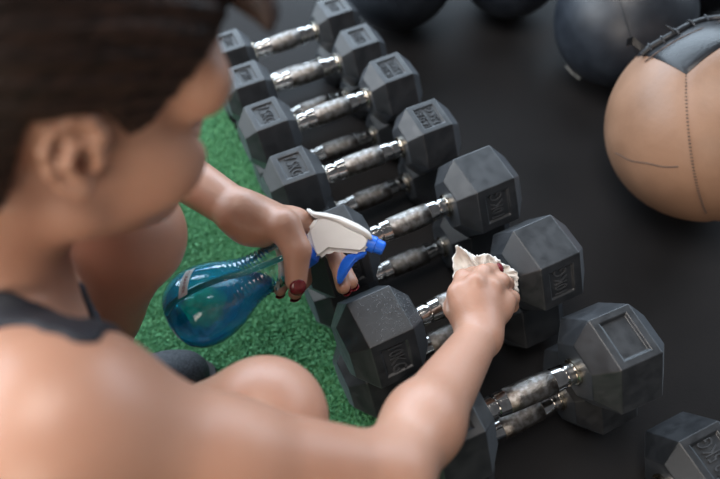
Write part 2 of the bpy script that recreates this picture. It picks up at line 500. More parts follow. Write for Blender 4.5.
def dumbbell(label, x, y, z, R, L, G, yaw=0.0, roll=0.0, facet=0, texts=(None, None), group=None, lab=(0.66, 0.66)):
    root = empty('dumbbell', (x, y, z))
    root.rotation_euler = (0, 0, yaw)
    tag(root, label, 'dumbbell', group)
    chx, chr_ = 0.0185*R/0.056, 0.023*R/0.056
    for s, tx in ((-1, texts[0]), (1, texts[1])):
        bm = bmesh.new()
        head_mesh(bm, s, G, L, R, chx, chr_, facet, lab)
        h = obj_bm('head', bm, MAT['rubber'], root)
        h.rotation_euler = (roll, 0, 0)
        if tx:
            an = math.radians(60*facet)
            a = R*math.sqrt(3)/2-0.0030
            nrm = Vector((0, -math.sin(an), math.cos(an)))
            tang = Vector((0, -math.cos(an), -math.sin(an)))       # towards near side
            lines = tx.split('\n')
            size = (R*lab[0]*0.92)/(0.62*max(len(l) for l in lines)) if len(lines) == 1 else R*lab[0]*0.92/(0.56*max(len(l) for l in lines))
            for li, line in enumerate(lines):
                hgt = min(size, L*lab[1]*(0.95 if len(lines) == 1 else 0.55))
                me = text_mesh(line, hgt, 0.0013)
                wdt = max(v.co.x for v in me.vertices)-min(v.co.x for v in me.vertices)
                k = R*lab[0]*0.88/wdt
                ky = L*lab[1]*(0.54 if len(lines) == 1 else 0.36)/(hgt*0.70)
                bx = tang if s < 0 else -tang
                by = Vector((1, 0, 0)) if s < 0 else Vector((-1, 0, 0))
                off = 0 if len(lines) == 1 else (0.5-li)*L*lab[1]*0.48
                ctr = Vector((s*(G/2+L/2), 0, 0))+nrm*(a+0.0004)+by*off
                for v in me.vertices:
                    v.co = ctr+bx*(v.co.x*k)+by*(v.co.y*ky)+nrm*v.co.z
                t = link('embossed_lettering', me, MAT['rubber_text'], h)
    # handle
    xe = G/2-chx+0.002
    def fr(t, r, a): return (t, 0.88*r*math.cos(a), 0.88*r*math.sin(a))
    k = G/0.165
    prof = [(-xe, 0.0150), (-0.064*k, 0.0150), (-0.0635*k, 0.0122), (-0.057*k, 0.0122), (-0.0565*k, 0.0152), (-0.047*k, 0.0158),
            (-0.0465*k, 0.0130), (-0.0430*k, 0.0130), (-0.0425*k, 0.0162), (-0.030*k, 0.0170), (-0.0295*k, 0.0160)]
    full = prof+[(-t, r) for t, r in prof[::-1]]
    v_, f_ = lathe_np(full, 28, fr)
    hd = obj_np('handle', v_, f_, MAT['chrome'], root)
    md = hd.modifiers.new('edge', 'EDGE_SPLIT'); md.split_angle = math.radians(35)
    gp = [(-0.0300*k, 0.0160), (-0.0295*k, 0.0172), (-0.015*k, 0.0178), (0, 0.0180), (0.015*k, 0.0178), (0.0295*k, 0.0172), (0.0300*k, 0.0160)]
    v_, f_ = lathe_np(gp, 28, fr)
    obj_np('grip', v_, f_, MAT['knurl'], hd)
    for s in (-1, 1):
        cp = [(s*(xe-0.0005), 0.0145), (s*(xe-0.0005), 0.0188), (s*(xe-0.0055), 0.0188), (s*(xe-0.0065), 0.0175), (s*(xe-0.0065), 0.0145)]
        v_, f_ = lathe_np(cp, 24, fr)
        c = obj_np('collar', v_, f_, MAT['collar'], hd)
        md = c.modifiers.new('edge', 'EDGE_SPLIT'); md.split_angle = math.radians(35)
    return root

S3 = math.sqrt(3)/2
TOP, LOW = 'hex dumbbells of the upper row', 'hex dumbbells of the lower row'
rows = [  # x, y, R, L, G, yaw, facet, left text, right text, label, lab
    (0.325, 0.402, 0.0470, 0.046, 0.150, 0.010, 0, '5KG', '5KG', 'black hex dumbbell at the far end of the upper row, topmost in the picture', (0.62, 0.6)),
    (0.3253, 0.308, 0.0492, 0.0474, 0.153, -0.004, 0, '7.5KG', '7.5KG', 'black hex dumbbell on the upper row, second from the far end', (0.66, 0.62)),
    (0.3268, 0.2035, 0.0539, 0.0487, 0.1627, 0.016, 0, '7.5KG', '16.5LBS\n7.5KG', 'black hex dumbbell marked 7.5KG on the upper row, third from the far end', (0.70, 0.68)),
    (0.3265, 0.0868, 0.0560, 0.0483, 0.1666, -0.015, 0, '7.5KG', '16.5LBS\n7.5KG', 'black hex dumbbell marked 7.5KG on the upper row, just beyond the spray head', (0.70, 0.68)),
    (0.332, -0.0491, 0.0631, 0.0575, 0.165, 0.009, 1, '10KG', '10KG', 'black hex dumbbell on the upper row with the blue nozzle in front of its handle', (0.66, 0.62)),
    (0.3372, -0.1837, 0.0636, 0.0569, 0.1767, 0.009, 1, '10KG', '10KG', 'black hex dumbbell marked 10KG whose chrome handle is being wiped with the white cloth', (0.66, 0.62)),
    (0.346, -0.3288, 0.0669, 0.0549, 0.17, -0.039, 0, None, None, 'black hex dumbbell on the upper row with an empty recessed panel, beside the forearm', (0.74, 0.66)),
]
low_names = ['black hex dumbbell in the lower row, under the farthest upper one',
             'black hex dumbbell in the lower row, under the second upper one from the far end',
             'black hex dumbbell in the lower row, under the third upper one from the far end',
             'black hex dumbbell in the lower row, under the one just beyond the spray head',
             'black hex dumbbell in the lower row, under the one behind the blue nozzle',
             'black hex dumbbell in the lower row, under the 10KG one being wiped',
             'black hex dumbbell in the lower row, under the one with the empty panel']
lowdx = [0.004, 0.012, 0.010, 0.014, 0.004, -0.004, 0.012]
for i, (x, y, R, L, G, yaw, fc, tl, tr, lb, lab) in enumerate(rows):
    dumbbell(lb, x, y, 3*R*S3+0.0005, R, L, G, yaw, 0, fc, (tl, tr), TOP, lab)
    dumbbell(low_names[i], x+lowdx[i], y-0.002, R*S3, R, L, G, -yaw*0.5, 0, 3, (None, None), LOW, lab)
dumbbell('black hex dumbbell lying alone on the floor at the near end of the row', 0.414, -0.481, 0.066*S3, 0.066, 0.061, 0.166, 0.0, 0, 0, (None, '12.5KG'), LOW, (0.72, 0.68))

# spray droplets on the dumbbell that is being wiped
def droplets():
    x, y, R, L, G, yaw = rows[5][:6]
    chx, chr_ = 0.0185*R/0.056, 0.023*R/0.056
    head = [o for o in bpy.data.objects['dumbbell.010'].children if o.name.startswith('head')][0]
    vv, ff = [], []
    a = R*S3
    for i in range(420):
        py = rng.uniform(-0.46, 0.46)*R
        if i % 5 < 3:     # top facet, thicker towards the handle
            px = -(G/2+L*rng.beta(1.2, 2.2)); base = np.array([px, py, a]); n = np.array([0, 0, 1.0]); t1 = np.array([1.0, 0, 0])
        else:             # inner chamfer
            u = rng.uniform(0.05, 0.9)
            r2 = (R-chr_*u)/R
            base = np.array([-(G/2-chx*u), py*r2, a*r2]); n = np.array([chr_*S3, 0, chx]); n = n/np.linalg.norm(n); t1 = np.array([n[2], 0, -n[0]])
        t2 = np.cross(n, t1); r = rng.uniform(0.0003, 0.0009)
        o = len(vv)
        for k in range(6):
            c, s_ = math.cos(k*math.pi/3)*r, math.sin(k*math.pi/3)*r
            vv.append(base+t1*c+t2*s_)
        for k in range(6):
            c, s_ = math.cos(k*math.pi/3)*r*0.6, math.sin(k*math.pi/3)*r*0.6
            vv.append(base+t1*c+t2*s_+n*r*0.45)
        vv.append(base+n*r*0.6)
        for k in range(6):
            k2 = (k+1) % 6
            ff.append((o+k, o+k2, o+6+k2, o+6+k))
        for k in (0, 2, 4):
            ff.append((o+12, o+6+k, o+6+k+1, o+6+(k+2) % 6))
    d = obj_np('water_droplets', vv, ff, MAT['drop'], head)
    d['kind'] = 'stuff'
droplets()

# ================================================================== BALLS
def ball_frame(up):
    u = np.array(up, float); u /= np.linalg.norm(u)
    a = np.cross(u, [0.3, 1, 0.2]); a /= np.linalg.norm(a)
    return a, np.cross(u, a), u

def uv_ball(R, squash, n=64, m=40):
    v_, f_ = [], []
    for i in range(m+1):
        th = math.pi*i/m
        for k in range(n):
            an = 2*math.pi*k/n
            v_.append((math.sin(th)*math.cos(an), math.sin(th)*math.sin(an), math.cos(th)))
    v_ = np.array(v_)
    for i in range(m):
        for k in range(n):
            a = i*n+k; b = i*n+(k+1) % n
            f_.append((a, a+n, b+n, b))
    return v_*R*np.array([1, 1, squash]), f_

def medicine_ball():
    R = 0.151
    c = np.array([0.835, -0.081, R-0.002])
    root = empty('medicine_ball', (c[0], c[1], 0.0))
    tag(root, 'tan and black leather medicine ball with laces on the floor', 'ball')
    off = np.array([0, 0, c[2]])
    # pole of the black cap, seen at the upper right of the ball
    v_, f_ = uv_ball(1.0, 1.0, 96, 64)
    def dirpx(x, y):
        d = fv+rv*(x-360)/FPX+uv*(239.5-y)/FPX
        d /= np.linalg.norm(d)
        oc = CAM-c; b = oc@d; q = b*b-(oc@oc-R*R)
        t = -b-math.sqrt(max(q, 0))
        p = CAM+d*t-c
        return p/np.linalg.norm(p)
    # the black cap is a four-cornered panel on the sphere
    cl, cb = dirpx(634, 56), dirpx(686, 74)
    pole = dirpx(690, 36)
    mn = np.cross(pole, cb); mn /= np.linalg.norm(mn)
    cr_ = cl-2*(cl@mn)*mn
    cb2 = 2*(cb@pole)*pole-cb
    corners = [cb, cr_, cb2, cl]
    e1 = cb-pole*(cb@pole); e1 /= np.linalg.norm(e1)
    e2 = np.cross(pole, e1)
    phc = [math.atan2(q@e2, q@e1) % (2*math.pi) for q in corners]
    if phc[1] > math.pi:
        corners = [cb, cl, cb2, cr_]
        phc = [math.atan2(q@e2, q@e1) % (2*math.pi) for q in corners]
    phc[0] = 0.0
    ca = math.acos(cb@pole)
    nrm_e = []
    for i in range(4):
        n_ = np.cross(corners[i], corners[(i+1) % 4]); n_ /= np.linalg.norm(n_)
        if n_@pole < 0: n_ = -n_
        nrm_e.append(n_)
    def cap_r(ph):
        d = e1*math.cos(ph)+e2*math.sin(ph)
        best = 2.0
        for n_ in nrm_e:
            q = n_@d
            if q < -1e-6:
                best = min(best, math.atan2(n_@pole, -q))
        return best
    def pt(ph, th, r=1.0):
        return off+(pole*math.cos(th)+(e1*math.cos(ph)+e2*math.sin(ph))*math.sin(th))*R*r
    # body panels: 8 gores from cap edge to the opposite pole, seams sunk
    NG = 4
    for g in range(NG):
        vv, ff = [], []
        nu, nv = 20, 30
        p0, p1 = phc[g], (phc[g+1] if g < 3 else 2*math.pi)
        for i in range(nu+1):
            a = i/nu; ph = p0+(p1-p0)*a
            t0 = cap_r(ph)
            for j in range(nv+1):
                th = t0+(math.pi-0.02-t0)*j/nv
                edge = min(a, 1-a)*(p1-p0)*math.sin(th)*R
                eb = min(edge, (th-t0)*R)
                sag = 0.012*math.exp(-eb/0.0022)
                vv.append(pt(ph, th, 1.0-sag))
        for i in range(nu):
            for j in range(nv):
                a = i*(nv+1)+j
                ff.append((a, a+nv+1, a+nv+2, a+1))
        o = obj_np('leather_panel', vv, ff, MAT['tan'], root)
    # black cap
    vv, ff = [], []
    nu, nv = 64, 14
    for i in range(nu):
        ph = 2*math.pi*i/nu
        for j in range(nv+1):
            th = cap_r(ph)*j/nv
            sag = 0.012*math.exp(-(cap_r(ph)-th)*R/0.002)
            vv.append(pt(ph, th+1e-4, 1.004-sag))
    for i in range(nu):
        for j in range(nv):
            a = i*(nv+1)+j; b = ((i+1) % nu)*(nv+1)+j
            ff.append((a, a+1, b+1, b))
    cap = obj_np('black_cap', vv, ff, MAT['black_leather'], root)
    # stitched seam down the front and cross seam, tiny stitches
    sv, sf = [], []
    def add_tube(p, r):
        a, b = tube_np(p, r, 6)
        o = len(sv)
        sv.extend(a); sf.extend([[q+o for q in f] for f in b])
    for i in range(46):
        th = ca+0.02+i*0.033
        for ph0 in (0,):
            add_tube([pt(ph0-0.012, th, 1.0), pt(ph0+0.012, th+0.004, 1.0)], 0.0007)
    obj_np('seam_stitching', sv, sf, MAT['thread'], root)
    ph_a = dirpx(615, 153); ph_b = dirpx(678, 167)
    cs = []
    for i in range(13):
        q = ph_a*(1-i/12)+ph_b*(i/12)
        q /= np.linalg.norm(q)
        q2 = off+q*R*1.0006+np.array([0, 0, 0.0015*math.sin(i*1.1)])
        cs.append(q2)
    a, b = tube_np(cs, 0.0009, 6)
    obj_np('cross_seam', a, b, MAT['thread'], root)
    # ridge with laces along the top of the cap
    path = [(643, 52), (652, 45), (664, 38), (676, 31), (690, 23), (705, 16), (722, 9)]
    pts = []
    for (x, y) in path:
        q = dirpx(x, y+4)
        pts.append(off+q*R*1.022)
    a, b = tube_np(pts, 0.0055, 10)
    ridge = obj_np('lace_ridge', a, b, MAT['black_leather'], cap)
    pts2 = [off+dirpx(x, y)*R*1.006 for (x, y) in [(645, 62), (656, 54), (668, 46), (682, 38), (700, 30), (722, 21)]]
    a, b = tube_np(pts2, 0.0012, 6)
    obj_np('piping', a, b, MAT['thread'], cap)
    for i in range(1, len(pts)-1):
        d = pts[i]-off; d /= np.linalg.norm(d)
        t = pts[i+1]-pts[i-1]; t /= np.linalg.norm(t)
        s = np.cross(d, t)
        arc = [pts[i]+s*0.009-d*0.003, pts[i]+s*0.005+d*0.004, pts[i]+d*0.0068, pts[i]-s*0.005+d*0.004, pts[i]-s*0.009-d*0.003]
        a, b = tube_np(arc, 0.0016, 6)
        obj_np('lace', a, b, MAT['black_leather'], cap)
    # loose lace ends: a broad leather tongue and a thin end
    P0 = off+dirpx(648, 52)*R*1.01
    tong = [P0, P0+rv*-0.010+uv*0.006, P0+rv*-0.022+uv*0.016, P0+rv*-0.030+uv*0.013]
    bm = bmesh.new()
    prev = None
    for q in tong:
        vsq = [bm.verts.new(V(q+uv*0.005+fv*-0.002)), bm.verts.new(V(q-uv*0.005+fv*0.002)), bm.verts.new(V(q-uv*0.005+fv*0.005)), bm.verts.new(V(q+uv*0.005+fv*0.001))]
        if prev:
            for j in range(4): bm.faces.new([prev[j], prev[(j+1) % 4], vsq[(j+1) % 4], vsq[j]])
        else: bm.faces.new(vsq)
        prev = vsq
    bm.faces.new(prev)
    obj_bm('lace_tongue', bm, MAT['black_leather'], cap)
    P1 = off+dirpx(676, 36)*R*1.03
    a, b = tube_np([P1, P1+rv*-0.008+uv*0.008, P1+rv*-0.014+uv*0.011], [0.0018, 0.0016, 0.0010], 6)
    obj_np('lace_end', a, b, MAT['black_leather'], cap)
medicine_ball()

def plain_ball(name, label, px, py, rpx, group=None, scuff=None, mat='blackball'):
    d = fv+rv*(px-360)/FPX+uv*(239.5-py)/FPX
    t = CAM[2]/(-d[2]+rpx/FPX)
    c = CAM+d*t; R = rpx/FPX*t
    root = empty(name, (c[0], c[1], 0))
    tag(root, label, 'ball', group)
    v_, f_ = uv_ball(R, 1.0)
    v_ = v_+np.array([0, 0, c[2]])
    shell = obj_np('shell', v_, f_, MAT[mat], root)
    # moulded parting ribs
    for tilt in (0.3,):
        n = np.array([0.75, -0.35, 0.45]); n /= np.linalg.norm(n)
        a = np.cross(n, [0, 0, 1]); a /= np.linalg.norm(a); b = np.cross(n, a)
        ring = [np.array([0, 0, c[2]])+R*1.0005*(a*math.cos(x)+b*math.sin(x)) for x in np.linspace(0, 2*math.pi, 97)]
        q, w_ = tube_np(ring, 0.0012, 6)
        obj_np('moulded_seam', q, w_, MAT['blackball'], root)
    if scuff:
        pts = []
        for (x, y) in scuff:
            dd = fv+rv*(x-360)/FPX+uv*(239.5-y)/FPX; dd /= np.linalg.norm(dd)
            oc = CAM-c; bb = oc@dd; q = bb*bb-(oc@oc-R*R)
            p = CAM+dd*(-bb-math.sqrt(max(q, 0)))
            pts.append(p-np.array([c[0], c[1], 0]))
        q, w_ = tube_np(pts, 0.0016, 6)
        obj_np('worn_edge', q, w_, MAT['scuff'], root)
    return root
plain_ball('slam_ball', 'large blue-black rubber ball behind the tan medicine ball', 624, 18, 68, 'black balls on the floor', [(566, 66), (572, 73), (580, 79)])
plain_ball('slam_ball', 'dim black ball on the floor just past the far end of the dumbbell row', 398, -30, 58, 'black balls on the floor')
plain_ball('slam_ball', 'dim black ball at the top edge between the far dumbbells and the big ball', 512, -36, 52, 'black balls on the floor')

plain_ball('slam_ball', 'grey-black ball at the top right corner, behind the other two balls', 716, -62, 70, 'black balls on the floor')

# ================================================================== SPRAY BOTTLE
def spray_bottle():
    D0, D1 = 0.81, 0.79
    A0 = at(175, 322, D0); A1 = at(309, 246, D1)
    ax = A1-A0; Ltot = np.linalg.norm(ax); ax /= Ltot
    e1 = -fv-ax*(-fv@ax); e1 /= np.linalg.norm(e1)      # towards the camera
    e2 = np.cross(ax, e1)
    base = np.array([A0[0], A0[1], A0[2]])
    root = empty('spray_bottle', tuple(base))
    tag(root, 'clear spray bottle of blue liquid with white trigger head, held in the left hand', 'spray bottle')
    def P(t, r, a): return ax*t+(e1*math.cos(a)+e2*math.sin(a))*r
    sc = Ltot/0.178
    key = [(0, 0.001), (0.0005, 0.018), (0.003, 0.029), (0.009, 0.038), (0.02, 0.0455), (0.036, 0.0490), (0.055, 0.0470), (0.072, 0.0415), (0.086, 0.0345), (0.097, 0.0290),
           (0.11, 0.0262), (0.125, 0.0262), (0.14, 0.0262), (0.152, 0.0245), (0.163, 0.0195), (0.170, 0.0165), (0.178, 0.0165)]
    kt = np.array([k[0] for k in key])*sc; kr = np.array([k[1] for k in key])
    ts = np.concatenate([[0, 0.0005*sc], np.linspace(0.002, 0.178, 110)*sc])
    def rad(t):
        r = np.interp(t, kt, kr)
        return r
    rs = np.array([np.mean([rad(min(max(t+o, 0), Ltot)) for o in np.linspace(-0.006, 0.006, 7)]) if 0.012 < t < 0.17 else rad(t) for t in ts])
    ridge = np.where((ts > 0.086*sc) & (ts < 0.128*sc), 0.0011*np.sin((ts-0.086*sc)/0.0052*2*np.pi/1.0), 0)
    prof = list(zip(ts, rs+ridge))
    v_, f_ = lathe_np(prof, 64, P)
    obj_np('bottle_body', v_, f_, MAT['shell'], root)
    # liquid: inner volume below a level surface
    bm = bmesh.new()
    pr = [(t, max(r-0.0016, 0.0004)) for t, r in zip(ts, rs) if t > 0.0005]
    v_, f_ = lathe_np(pr, 64, P)
    bv = [bm.verts.new(V(q)) for q in v_]
    for f in f_: bm.faces.new([bv[i] for i in f])
    bm.faces.new(bv[:64]); bm.faces.new(bv[-64:])
    lvl = at(218, 306, 0.80)[2]-base[2]
    g = bmesh.ops.bisect_plane(bm, geom=bm.verts[:]+bm.edges[:]+bm.faces[:], plane_co=(0, 0, lvl), plane_no=(0, 0, 1), clear_outer=True)
    ed = [e for e in g['geom_cut'] if isinstance(e, bmesh.types.BMEdge)]
    bmesh.ops.contextual_create(bm, geom=ed)
    obj_bm('liquid', bm, MAT['liquid'], root, smooth=True)
    # dip tube
    pts = []
    for k in range(13):
        s = k/12
        t = 0.170*sc*(1-s)+0.004*s
        pts.append(P(t, 0.80*float(np.interp(t, ts, rs))*min(1, s*2.0), -0.55))
    a, b = tube_np(pts, 0.0034, 10)
    obj_np('dip_tube', a, b, MAT['straw'], root)
    # sticker strip with red print
    def surf(t, a, o): return P(t, float(np.interp(t, ts, rs))+o, a)
    def e_ang(x, y):
        d = fv+rv*(x-360)/FPX+uv*(239.5-y)/FPX
        # nearest surface point on lathe along the ray
        best = None
        for dep in np.linspace(0.70, 0.86, 321):
            q = CAM+d*dep-base
            t = q@ax
            if t < 0 or t > Ltot: continue
            rr = np.linalg.norm(q-ax*t)
            if rr < np.interp(t, ts, rs):
                return t, math.atan2(q@e2, q@e1)
        return None
    p_lo = e_ang(183, 297); p_hi = e_ang(191, 270)
    if p_lo is None: p_lo = (0.02, 0.3)
    if p_hi is None: p_hi = (0.02, 0.9)
    n = 14
    vv, ff = [], []
    hw = 0.0058
    for i in range(n+1):
        s = i/n
        t = p_lo[0]*(1-s)+p_hi[0]*s; a = p_lo[1]*(1-s)+p_hi[1]*s
        for o in (-1, 1):
            vv.append(surf(max(t+o*hw, 0.002), a, 0.0006))
    for i in range(n):
        a = 2*i
        ff.append((a, a+1, a+3, a+2))
    st = obj_np('sticker', vv, ff, MAT['sticker'], root)
    me = text_mesh('CLEANER', 0.006, 0.0001)
    w_ = max(v.co.x for v in me.vertices)
    for v in me.vertices:
        s = 0.5-v.co.x/w_*0.42
        t = p_lo[0]*(1-s)+p_hi[0]*s; a = p_lo[1]*(1-s)+p_hi[1]*s
        v.co = V(surf(max(t+v.co.y*0.9, 0.002), a, 0.0009))
    link('printed_lettering', me, MAT['red'], st)
    # collar
    cp = [(0.162*sc, 0.0172), (0.162*sc, 0.0215), (0.165*sc, 0.0228), (0.178*sc, 0.0215), (0.183*sc, 0.0165), (0.183*sc, 0.010)]
    v_, f_ = lathe_np(cp, 48, P)
    c = obj_np('collar', v_, f_, MAT['blue'], root)
    md = c.modifiers.new('edge', 'EDGE_SPLIT'); md.split_angle = math.radians(35)
    # trigger head: side outline at its own distance, real thickness
    dep = 0.787
    def prism(name, outline, half, mat, parent, bev=0.003, dp=dep, taper=None):
        bm = bmesh.new()
        f0 = []; f1 = []
        for i, (x, y) in enumerate(outline):
            c0 = at(x, y, dp)-base
            hw_ = half*(taper[i] if taper else 1)
            f0.append(bm.verts.new(V(c0-fv*hw_))); f1.append(bm.verts.new(V(c0+fv*hw_)))
        bm.faces.new(f0); bm.faces.new(f1[::-1])
        nn = len(outline)
        for i in range(nn):
            j = (i+1) % nn
            bm.faces.new([f0[i], f1[i], f1[j], f0[j]])
        bmesh.ops.recalc_face_normals(bm, faces=bm.faces)
        bmesh.ops.bevel(bm, geom=[e for e in bm.edges if e.calc_face_angle(0) > 0.35], offset=bev, segments=3, affect='EDGES', clamp_overlap=True)
        return obj_bm(name, bm, mat, parent, smooth=True)
    body = prism('spray_head', [(309, 240), (307, 230), (312, 224), (316, 217), (324, 215), (338, 219), (352, 226), (366, 233), (372, 239), (368, 249), (361, 254), (350, 253), (338, 252), (330, 251), (325, 255), (319, 260), (313, 254)], 0.0130, MAT['white'], root, 0.0080)
    md = body.modifiers.new('edge', 'EDGE_SPLIT'); md.split_angle = math.radians(50)
    prism('hood', [(306, 209), (309, 208), (314, 212), (326, 213), (342, 217), (358, 224), (369, 231), (373, 238), (371, 241), (360, 233), (344, 226), (328, 220), (317, 219), (312, 216)], 0.0145, MAT['white'], body, 0.002)
    prism('trigger', [(346, 255), (356, 253), (367, 250), (366, 256), (356, 261), (351, 268), (346, 276), (341, 284), (338, 285), (337, 278), (338, 270), (341, 262)], 0.0085, MAT['blue'], root, 0.002)
    # nozzle: short stepped barrel
    n0 = at(367, 242, dep)-base; n1 = at(384, 249, dep)-base
    na = n1-n0; nl = np.linalg.norm(na); na /= nl
    nb_ = np.cross(na, fv); nb_ /= np.linalg.norm(nb_); nc = np.cross(na, nb_)
    def NP(t, r, a): return n0+na*t+(nb_*math.cos(a)+nc*math.sin(a))*r
    v_, f_ = lathe_np([(0, 0.0095), (nl*0.45, 0.0100), (nl*0.5, 0.0086), (nl*0.92, 0.0082), (nl, 0.0065), (nl, 0.002), (nl*0.9, 0.0015)], 28, NP)
    nz = obj_np('nozzle', v_, f_, MAT['blue'], root)
    md = nz.modifiers.new('edge', 'EDGE_SPLIT'); md.split_angle = math.radians(35)
spray_bottle()

# ================================================================== PERSON
def norm(v):
    v = np.array(v, float); return v/np.linalg.norm(v)
# head frame (forward, right, up)
EAR = at(66, 156, 0.425)
HS = 1.16
hf = norm(0.78*rv+0.22*uv+0.60*fv)
hu = 0.30*rv+0.88*uv-0.70*fv
hu = norm(hu-hf*(hu@hf))
hr = np.cross(hf, hu)
HC = EAR-hr*0.072+hf*0.006
HR = np.stack([hf, hr, hu], 1)
def H(f, r, u):
    if u < -0.02 and f > 0.0:          # short, soft lower face
        f, u = f*0.93, -0.02+(u+0.02)*0.84
    return HC+HR@(np.array([f, r, u])*HS)

prims = []
A = prims.append
# --- joints
RSH = at(66, 432, 0.455); REL = at(388, 478, 0.575); RWR = at(479, 336, 0.778)
LSH = np.array([-0.115, 0.02, 0.455]); LEL = at(58, 92, 0.86); LWR = at(240, 213, 0.755)
RKN = at(258, 424, 0.63); LKN = at(122, 238, 0.70)
RHIP = np.array([-0.32, -0.24, 0.17]); LHIP = np.array([-0.33, -0.05, 0.17])
LAN = np.array([-0.138, -0.072, 0.085]); RAN = np.array([-0.06, -0.275, 0.085])
NB = np.array([-0.112, -0.138, 0.468])
CH = np.array([-0.165, -0.145, 0.380]); BELLY = np.array([-0.25, -0.145, 0.26]); PEL = np.array([-0.325, -0.145, 0.18])
# torso frame
tu = norm(NB-PEL); tr_ = norm(RSH-LSH); tr_ = norm(tr_-tu*(tr_@tu)); tf = np.cross(tu, tr_)
TR = np.stack([tf, tr_, tu], 1)
A(ell(PEL, (0.095, 0.15, 0.10), TR, 0.03))
A(ell(BELLY, (0.078, 0.115, 0.13), TR, 0.06))
A(ell(CH, (0.088, 0.130, 0.125), TR, 0.06))
A(ell(CH+tu*0.048+tf*0.018, (0.066, 0.115, 0.07), TR, 0.04))
# breasts
for s in (-1, 1):
    A(ell(CH+tf*0.062+tr_*s*0.06-tu*0.015, (0.045, 0.055, 0.055), TR, 0.03))
# shoulders: trapezius and clavicle
A(rcone(NB, RSH+tu*0.01, 0.040, 0.042, 0.04))
A(rcone(NB, LSH+tu*0.01, 0.040, 0.042, 0.04))
A(ell(RSH, (0.060, 0.058, 0.064), TR, 0.045))
A(ell(LSH, (0.060, 0.058, 0.064), TR, 0.045))
# clavicle ridge
A(rcone(NB+tf*0.045-tu*0.02+tr_*0.015, RSH+tf*0.03+tu*0.02-tr_*0.03, 0.010, 0.010, 0.03))
# --- right arm
mid = RSH*0.55+REL*0.45-uv*0.004
A(rcone(RSH, mid, 0.056, 0.043, 0.03)); A(rcone(mid, REL, 0.043, 0.035, 0.02))
fm = REL*0.68+RWR*0.32
A(rcone(REL, fm, 0.034, 0.0355, 0.02)); A(rcone(fm, RWR, 0.0355, 0.0235, 0.02))
# --- left arm
mid = LSH*0.5+LEL*0.5
A(rcone(LSH, mid, 0.052, 0.043, 0.03)); A(rcone(mid, LEL, 0.043, 0.036, 0.02))
fm = LEL*0.65+LWR*0.35
A(rcone(LEL, fm, 0.034, 0.034, 0.02)); A(rcone(fm, LWR, 0.034, 0.0235, 0.02))
# --- legs
n_legs = len(prims)
for HIP, KN, AN in ((RHIP, RKN, RAN), (LHIP, LKN, LAN)):
    m = HIP*0.5+KN*0.5
    A(rcone(HIP, m, 0.088, 0.074, 0.02)); A(rcone(m, KN, 0.074, 0.056, 0.02))
    c = KN*0.68+AN*0.32+np.array([-0.022, 0, 0])
    A(rcone(KN+np.array([0, 0, -0.012]), c, 0.050, 0.052, 0.015)); A(rcone(c, AN, 0.050, 0.033, 0.02))
    A(ell(KN+np.array([0.012, 0, 0.004]), (0.052, 0.053, 0.053), None, 0.02))
    A(rcone(AN, AN+np.array([0.11, 0.0, -0.05]), 0.036, 0.024, 0.02))
# --- neck
n_neck = len(prims)
A(rcone(H(-0.030, 0, -0.045), NB+tu*-0.01, 0.056, 0.060, 0.03))
A(rcone(H(-0.028, 0.045, -0.035), NB+tf*0.04+tr_*0.015, 0.014, 0.012, 0.03))
# --- head
n_head_start = len(prims)
A(ell(H(-0.006, 0, 0.048), (0.094, 0.073, 0.083), HR, 0.02))
A(ell(H(0.042, 0, 0.068), (0.064, 0.060, 0.050), HR, 0.03))
A(ell(H(0.033, 0, -0.022), (0.058, 0.056, 0.072), HR, 0.03))
for s in (-1, 1):
    A(rcone(H(0.006, s*0.050, -0.048), H(0.074, s*0.012, -0.098), 0.019, 0.016, 0.03))
    A(ell(H(0.058, s*0.045, -0.026), (0.033, 0.026, 0.032), HR, 0.025))      # cheek
    A(ell(H(0.078, s*0.050, 0.030), (0.016, 0.018, 0.020), HR, 0.02))        # outer brow
A(rcone(H(0.083, -0.035, 0.024), H(0.083, 0.035, 0.024), 0.014, 0.014, 0.02))
for s in (-1, 1):
    A(ell(H(0.094, s*0.040, -0.001), (0.020, 0.021, 0.0125), HR, 0.012, op=-1))
    A(ell(H(0.0745, s*0.033, 0.0), (0.0145, 0.0150, 0.0130), HR, 0.004))     # lids over the eyeballs
A(rcone(H(0.092, 0, 0.012), H(0.107, 0, -0.030), 0.0075, 0.0100, 0.012))
for s in (-1, 1):
    A(ell(H(0.099, s*0.012, -0.033), (0.010, 0.008, 0.008), HR, 0.008))
    A(rcone(H(0.100, 0, -0.060), H(0.090, s*0.022, -0.064), 0.0065, 0.003, 0.006))
    A(rcone(H(0.099, 0, -0.071), H(0.090, s*0.020, -0.067), 0.0075, 0.003, 0.006))
A(rcone(H(0.090, 0, -0.098), H(0.092, 0, -0.092), 0.014, 0.012, 0.02))
for p in prims[n_head_start:]:
    if p['t'] == 'c': p['r1'] *= HS; p['r2'] *= HS
    else: p['r'] = p['r']*HS
